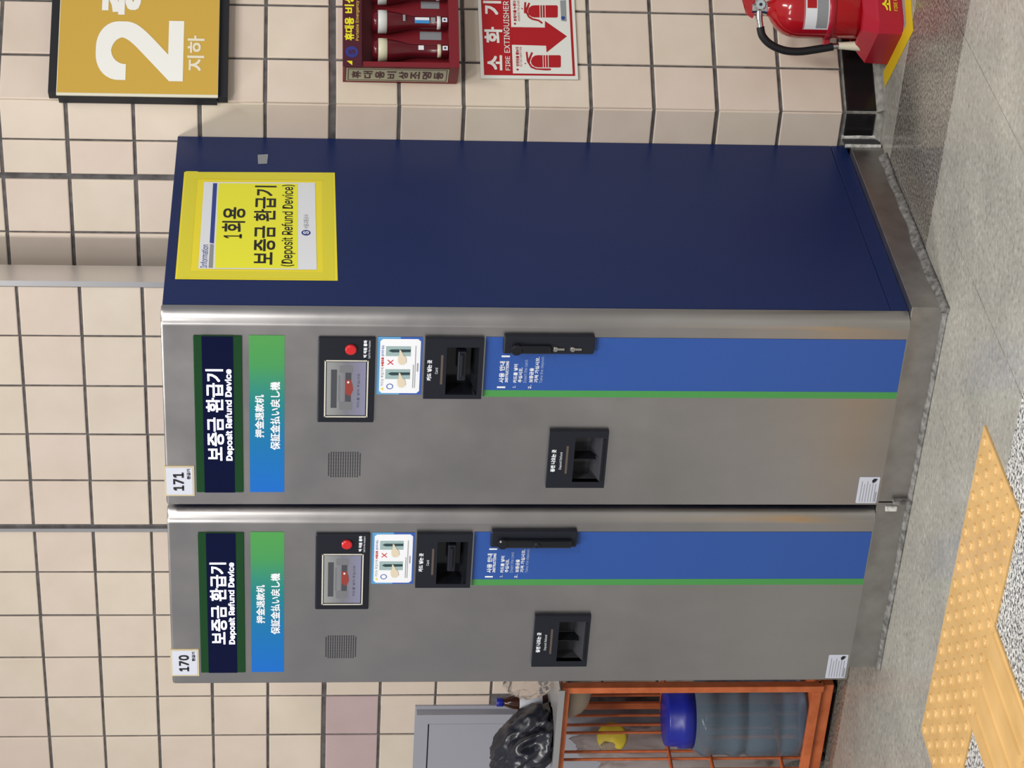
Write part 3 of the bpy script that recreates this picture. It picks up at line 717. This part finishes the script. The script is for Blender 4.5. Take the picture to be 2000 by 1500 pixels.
ft('FIRE', 715, 775, 920, 735, 'sign_white', .0002, True); ft('EXTINGUISHER', 690, 765, 690, 20, 'sign_white', .0002, True)
ft('안전핀을 뽑는다', 850, 890, 868, 612, 'sign_red', .0003); ft('PUT OUT SAFETY PIN', 900, 928, 868, 615, 'sign_red', 0, True)
ft('손잡이를 누른다', 815, 855, 280, 10, 'sign_red', .0003); ft('SQUEEZE THE LEVER', 872, 900, 278, 12, 'sign_red', 0, True)
for cx, cy in ((872, 908), (838, 312)):
    p = F(cx, cy); MB().disc(p[0], p[1], -O - .0013, .0028, 14).build('bullet', 'sign_red', fs)
def pict(dx, dy, second):
    P_ = lambda pts: [(x + dx, y + dy) for x, y in pts]
    body = [(1045, 800), (1060, 755), (1095, 728), (1130, 722), (1420, 722), (1435, 735), (1435, 870), (1420, 882), (1130, 880), (1090, 870), (1055, 840)]
    fp_(P_(body), 'sign_red', 'extinguisher_picture', .0013)
    for x in (1198, 1230, 1265): fp_(P_([(x, 722), (x + 9, 722), (x + 12, 882), (x + 3, 882)]), 'sign_white', 'picture_line', .0016)
    if not second:
        fp_(P_([(978, 680), (1000, 676), (1012, 770), (1050, 680), (1072, 690), (1035, 790), (1030, 820), (1000, 818), (990, 790)]), 'sign_red', 'lever_picture', .0013)
        fp_(P_([(1000, 815), (1025, 812), (1060, 865), (1120, 892), (1250, 895), (1305, 895), (1305, 918), (1240, 920), (1110, 910), (1045, 885)]), 'sign_red', 'hose_picture', .0013)
        fp_(P_([(962, 828), (978, 822), (985, 832), (968, 840)]), 'sign_red', 'pin_picture', .0013)
    else:
        fp_(P_([(1000, 680), (1025, 682), (1020, 760), (1055, 685), (1075, 695), (1040, 800), (1040, 825), (995, 825), (995, 770)]), 'sign_red', 'lever_picture', .0013)
        fp_(P_([(1015, 815), (1040, 812), (1070, 865), (1110, 890), (1190, 910), (1240, 945), (1230, 965), (1180, 930), (1095, 910), (1050, 880)]), 'sign_red', 'hose_picture', .0013)
        fp_(P_([(960, 755), (980, 762), (982, 775), (962, 768)]), 'sign_red', 'pin_picture', .0013)
pict(0, 0, False); pict(-40, -650, True)
fp_([(1425, 10), (1500, 5), (1510, 282), (1442, 275)], 'ink_grey', 'sign_sticker', .0013)
p = F(1464, 238); MB().disc(p[0], p[1], -O - .0017, .0052, 16).build('sticker_emblem', 'blue_print', fs)

# ================================================================== FIRE EXTINGUISHER IN ITS STAND
EC = Vector((.085, .79, 0)) + DW * .19 + NW * .145
st = thing('extinguisher_stand', 'red plastic floor stand holding the fire extinguisher', 'stand', EC, PHI)
def rect_ring(hx, y0, y1, z, ch):
    return [(-hx + ch, y0, z), (hx - ch, y0, z), (hx, y0 + ch, z), (hx, y1 - ch, z), (hx - ch, y1, z), (-hx + ch, y1, z), (-hx, y1 - ch, z), (-hx, y0 + ch, z)]
MB().rings([rect_ring(.107, -.100, .096, .0005, .022), rect_ring(.104, -.097, .094, .058, .022), rect_ring(.100, -.092, .090, .063, .022), rect_ring(.080, -.077, .077, .088, .030), rect_ring(.0735, -.0735, .0735, .090, .034), rect_ring(.0735, -.0735, .0735, .062, .034)], cap1=True).build('stand_body', 'stand_red', st)
lettering('소화기', -.056, .056, .026, .050, -.1002, 'letter_yellow', st, bold=.0010)
lettering('FIRE EXTINGUISHER', -.056, .056, .012, .021, -.1008, 'letter_yellow', st, latin=True)
RZE = .44
ex = thing('fire_extinguisher', 'red fire extinguisher with black hose and cream nozzle', 'extinguisher', EC + Vector((0, 0, .063)), RZE)
Z = lambda z: z - .063
MB().lathe([(.055, Z(.0635)), (.066, Z(.068)), (.070, Z(.08)), (.070, Z(.232)), (.0675, Z(.250)), (.060, Z(.268)), (.048, Z(.284)), (.032, Z(.296)), (.020, Z(.302)), (.018, Z(.308))], n=40).build('cylinder', 'extinguisher_red', ex)
MB().lathe([(.0705, Z(.150)), (.0720, Z(.151)), (.0720, Z(.166)), (.0705, Z(.167))], n=40).box(-.096, -.070, -.010, .002, Z(.150), Z(.167), .002).build('hose_band', 'stand_red', ex)
MB().lathe([(.016, Z(.304)), (.017, Z(.310)), (.014, Z(.318)), (.014, Z(.345))], n=18).tube([(0, -.004, Z(.327)), (-.026, -.006, Z(.326))], .009, 12).build('valve', 'chrome', ex)
g = MB().pucky(.010, Z(.327), -.026, -.012, .0145, 22).build('pressure_gauge', 'chrome', ex)
MB().disc(.010, Z(.327), -.0265, .0105, 18).build('gauge_face', 'gauge_face', g)
MB().disc(.010, Z(.327), -.0268, .004, 12).build('gauge_hub', 'dark_metal', g)
lv = MB()
for w in (-.008, .008):
    lv.rings([[(x, w - .0012, Z(z)) for x, z in ((-.024, .342), (-.014, .356), (.075, .385), (.078, .374), (.015, .344), (.0, .334))], [(x, w + .0012, Z(z)) for x, z in ((-.024, .342), (-.014, .356), (.075, .385), (.078, .374), (.015, .344), (.0, .334))]])
lv.box(-.016, .07, -.008, .008, Z(.3535), Z(.356)).build('squeeze_lever', 'extinguisher_red', ex)
MB().box(.0, .075, -.009, .009, Z(.338), Z(.345), .002).build('carry_handle', 'extinguisher_red', ex)
def spline(P, n=8):
    P = [Vector(p) for p in P]; out = []
    for i in range(len(P) - 1):
        a = P[max(i - 1, 0)]; b = P[i]; c = P[i + 1]; d = P[min(i + 2, len(P) - 1)]
        for k in range(n):
            t = k / n; out.append(.5 * ((2 * b) + (c - a) * t + (2 * a - 5 * b + 4 * c - d) * t * t + (3 * b - a - 3 * c + d) * t ** 3))
    return out + [P[-1]]
MB().tube([(-.024, -.006, Z(.326)), (-.046, -.006, Z(.322))], .0082, 12).build('hose_ferrule', 'chrome', ex)
MB().tube([(-.0875, -.006, Z(.143)), (-.086, -.006, Z(.126))], .0075, 12).build('hose_ferrule', 'chrome', ex)
MB().tube(spline([(-.044, -.006, Z(.3225)), (-.066, -.006, Z(.316)), (-.086, -.006, Z(.295)), (-.099, -.006, Z(.262)), (-.1015, -.006, Z(.225)), (-.096, -.006, Z(.185)), (-.088, -.006, Z(.142))]), .0098, 12).build('hose', 'rubber', ex)
MB().lathe([(.0085, Z(.128)), (.0125, Z(.076)), (.0132, Z(.071)), (.0125, Z(.069)), (.009, Z(.070))], c=(-.0855, -.006, 0), n=18).build('discharge_nozzle', 'nozzle', ex)
def arcpatch(x0, x1, z0, z1, r, n=14):
    a0, a1 = math.asin(x0 / r), math.asin(x1 / r)
    A = [a0 + (a1 - a0) * k / n for k in range(n + 1)]
    return MB().rings([[(r * math.sin(a), -r * math.cos(a), Z(z)) for a in A] for z in (z0, z1)], closed=False, cap0=False, cap1=False, smooth=True)
lb = arcpatch(-.047, .050, .163, .228, .0703).build('rating_label', 'paper', ex)
arcpatch(-.046, .048, .2255, .2275, .0706).build('label_stripe', 'red_print', lb)
arcpatch(-.044, .030, .170, .197, .0706).build('label_print', 'ink_grey', lb)
arcpatch(.004, .030, .199, .222, .0708).build('label_emblem', 'sign_red', lb)
# yellow marking tape on the floor round the stand
pts = [FL(*p) for p in ((1763.5, -70), (1767.7, 0), (1771, 47.7), (1726, 140), (1728.7, 171), (1784, 60), (1779.8, 0), (1775, -70))]
o = MB().rings([[(x, y, .0002) for x, y in pts], [(x, y, .0009) for x, y in pts]]).build('floor_tape', 'floor_yellow')
tag(o, 'yellow marking tape stuck on the floor round the extinguisher stand', 'tape')

# ================================================================== LEFT SIDE: WALL CABINET, CART AND WHAT IS ON IT
wc = thing('wall_cabinet', 'grey metal service cabinet on the tiled wall behind the cart', 'cabinet', (-2.02, LY, .30))
X1, Z1 = -1.748 + 2.02, 1.100 - .30; X0, Z0 = -.27, 0
MB().box(X0, X1, -.006, .006, Z0, Z1).build('back_flange', 'panel_grey', wc)
cf = MB()
for a in ((X0, X1 - .012, Z1 - .036, Z1 - .004), (X0, X1 - .012, Z0, Z0 + .034), (X1 - .046, X1 - .012, Z0 + .034, Z1 - .036), (X0, X0 + .034, Z0 + .034, Z1 - .036)): cf.box(a[0], a[1], -.030, -.006, a[2], a[3])
cf.build('frame', 'panel_grey', wc)
MB().box(X0 + .038, X1 - .050, -.027, -.007, Z0 + .038, Z1 - .040, .001).build('cabinet_door', 'panel_grey', wc)
MB().box(X0 + .05, X0 + .07, -.038, -.027, .40, .46, .003).build('latch', 'dark_metal', wc)

CY0, CY1 = .31, .575
cxr = AT(1300, 1343, CY0).x; cxp = AT(1300, 1354, CY0).x; pw = cxr - cxp
cxl = AT(1240, 1381, CY1).x
CX = (cxl + cxr) / 2; CYm = (CY0 + CY1) / 2
zrail = AT(1106, 1400, CY0).z; ztray = AT(1088, 1400, CY0).z; zb0 = AT(1600, 1400, CY0).z; zb1 = AT(1582, 1400, CY0).z
ct = thing('storage_cart', 'orange wire storage cart with a grey top tray beside the machines', 'cart', (CX, CYm, 0))
L_ = lambda x, y, z: (x - CX, y - CYm, z)
def cbox(x0, x1, y0, y1, z0, z1, name, mtl, b=0.0, lab=None):
    return MB().box(x0 - CX, x1 - CX, y0 - CYm, y1 - CYm, z0, z1, b).build(name, mtl, ct, lab)
zlo = max(zb0, .03)
for x0, x1, y0, y1 in ((cxr - pw, cxr, CY0, CY0 + .022), (cxl - pw, cxl, CY0, CY0 + .022), (cxr - pw, cxr, CY1 - .01, CY1), (cxl, cxl + .022, CY1 - .01, CY1)):
    cbox(x0, x1, y0, y1, zlo, ztray - .004, 'post', 'cart_orange', .0012)
cbox(cxl, cxr - pw, CY0, CY0 + .014, zrail - .004, zrail + .011, 'top_rail', 'cart_orange', .001)
cbox(cxl, cxr, CY1 - .01, CY1, zrail - .004, zrail + .011, 'top_rail', 'cart_orange', .001)
cbox(cxl, cxr - pw, CY0, CY0 + .016, zlo + .004, zlo + .028, 'bottom_rail', 'cart_orange', .001)
cbox(cxl, cxr, CY0 + .016, CY1, zlo + .004, zlo + .012, 'bottom_shelf', 'cart_orange')
cbox(cxl + .004, cxr - .004, CY0 + .010, CY1, .012, zlo + .003, 'underframe', 'cart_orange', .002)
for x in (cxl + .03, cxr - .03):
    for y in (CY0 + .03, CY1 - .03):
        MB().lathe([(.010, 0.0005), (.014, .004), (.014, .010), (.010, .0115)], (x - CX, y - CYm, 0), 12).build('caster', 'rubber', ct)
tr = MB().box(cxl - .010 - CX, cxr + .003 - CX, CY0 - .012 - CYm, CY1 - CYm, ztray - .003, ztray)
tr.box(cxl - .010 - CX, cxr + .003 - CX, CY0 - .014 - CYm, CY0 - .011 - CYm, zrail + .0115, ztray + .003)
tr.box(cxl - .010 - CX, cxr + .003 - CX, CY1 - .001 - CYm, CY1 + .002 - CYm, ztray - .004, ztray + .022)
tr.build('top_tray', 'cart_grey', ct)
def wire(a, b, r=.0042): MB().tube([L_(*a), L_(*b)], r, 6).build('wire', 'cart_orange', ct)
for py in (1415.5, 1430.5, 1467.5, 1482.5, 1397):
    d = ray(1250, py); t = (cxl - CAM.x) / d.x; yy = CAM.y + d.y * t
    wire((cxl, yy, zlo + .01), (cxl, yy, zrail))
for px in (1290, 1368, 1500):
    z = AT(px, 1381, CY1).z; wire((cxl, CY0, z), (cxl, CY1, z), .0056); wire((cxl, CY1, z), (cxr, CY1, z), .0056)
for k in range(1, 7):
    x = cxl + (cxr - cxl) * k / 7; wire((x, CY1, zlo + .01), (x, CY1, zrail))
for k in range(1, 7):
    y = CY0 + (CY1 - CY0) * k / 7; wire((cxr - .003, y, zlo + .01), (cxr - .003, y, zrail))
# ---- water jug
jz = zlo + .0125
jc = AT(1450, 1461, .43); jr = .112
jg = thing('water_jug', 'clear blue plastic water jug with a wide blue cap inside the cart', 'jug', (jc.x + jr / .95, .432, jz))
H = AT(1298, 1400, .43).z - jz
MB().lathe([(.080, 0), (.100, .006), (.110, .022), (.110, H * .17), (.1055, H * .19), (.110, H * .21), (.110, H * .40), (.104, H * .42), (.104, H * .45), (.111, H * .475), (.111, H * .53), (.105, H * .56), (.105, H * .66), (.111, H * .69), (.108, H * .74), (.092, H * .80), (.080, H * .815)], n=40).build('jug_body', 'jug_blue', jg)
MB().lathe([(.079, H * .80), (.088, H * .802), (.088, H * .90), (.082, H * .91), (.082, H * .985), (.078, H), (.02, H)], n=40).build('screw_cap', 'cap_blue', jg)
# ---- bowl hung under the tray
bc = AT(1108, 1350, .42)
bo = thing('mixing_bowl', 'clear plastic bowl with cream contents hung under the cart tray', 'bowl', (cxr - .100, .425, zrail - .0045 - .0739)); bo.scale = (.90, .90, .90)
MB().lathe([(.004, 0), (.030, .003), (.058, .014), (.078, .034), (.090, .060), (.0945, .082)], n=36).build('bowl_shell', 'bowl_clear', bo)
MB().lathe([(.003, .010), (.030, .013), (.056, .024), (.074, .044), (.082, .072), (.050, .076), (.003, .076)], n=32).build('bowl_filling', 'bowl_cream', bo)
# ---- bags
def crumple(c, r, seed, amp, freq, sub=4, tilt=0.0, flat=None, smooth=True):
    bm = bmesh.new(); bmesh.ops.create_icosphere(bm, subdivisions=sub, radius=1)
    ca, sa = math.cos(tilt), math.sin(tilt)
    for v in bm.verts:
        p = v.co.copy(); q = p * freq + Vector((seed, seed * 1.7, 3))
        n = 1.5 * abs(noise.noise(q)) + .55 * abs(noise.noise(q * 2.1 + Vector((7, 1, 2)))) + .22 * abs(noise.noise(q * 4.3))
        p = p * (1 + amp * (.5 - n))
        x, y, z = p.x * r[0], p.y * r[1], p.z * r[2]
        x, z = x * ca - z * sa, x * sa + z * ca
        z = max(c[2] + z, flat) if flat is not None else c[2] + z
        v.co = (c[0] + x, c[1] + y, z)
    bm.verts.index_update()
    mb = MB(); mb.add([v.co[:] for v in bm.verts], [[v.index for v in f.verts] for f in bm.faces], smooth); bm.free(); return mb
bg_ = AT(1034, 1436, .43)
bb = thing('bin_bag', 'crumpled black plastic bag lying on the cart tray', 'bag', (bg_.x, .41, ztray))
crumple((0, 0, bg_.z - ztray), (.128, .085, .066), 2.4, .42, 1.35, 5, -.70, .001).build('bag_body', 'bin_bag', bb)
hp = AT(985, 1490, .41)
hx, hz = hp.x - bg_.x, hp.z - ztray
MB().tube(spline([(hx + .040, -.02, hz - .035), (hx + .024, -.02, hz + .008), (hx - .012, -.02, hz + .014), (hx - .034, -.02, hz - .030)]), .011, 8).build('bag_handle', 'bin_bag', bb)
pb = AT(1035, 1332, .45)
o = crumple((0, 0, .066), (.036, .045, .062), 9.0, .5, 1.7, 4, .1, .001).build('clear_plastic_bag', 'clear_bag', loc=(pb.x, .45, ztray))
tag(o, 'clear crumpled plastic bag on the cart tray next to the black bag', 'bag')
cz = AT(968, 1381, .50)
cb = thing('cola_bottle', 'brown drink bottle with a blue cap standing behind the black bag', 'bottle', (cz.x, .52, ztray))
h = AT(969, 1381, .52).z - ztray
MB().lathe([(.020, 0), (.023, .004), (.023, h - .10), (.0225, h - .065), (.020, h - .045), (.0125, h - .024), (.010, h - .018), (.010, h - .006)], n=22).build('bottle_body', 'cola', cb)
MB().lathe([(.0235, h - .125), (.0237, h - .124), (.0237, h - .063), (.0232, h - .062)], n=22).build('bottle_label', 'cola_label', cb)
MB().lathe([(.0115, h - .019), (.0125, h - .018), (.0125, h - .001), (.0115, h)], n=18).build('bottle_cap', 'cap_blue', cb)
# bag of odds and ends standing on the floor beyond the cart, seen between its bars
BX, BY = cxl - .128, .535
pk = thing('packed_bag', 'clear plastic bag holding a yellow dish behind the bars of the cart', 'bag', (BX, BY, 0))
crumple((0, 0, .335), (.088, .075, .330), 5.0, .30, 1.6, 5, 0, .001).build('bag_film', 'rubbish_bag', pk)
d = ray(1195, 1440); t = (cxl - .062 - CAM.x) / d.x; yp = CAM + d * t - Vector((BX, BY, 0))
dz = MB().lathe([(.002, -.008), (.034, -.007), (.042, -.002), (.042, .003), (.036, .006), (.002, .007)], n=24).build('yellow_dish', 'bag_yellow', pk, loc=tuple(yp))
dz.rotation_euler = (1.2, .75, .4)
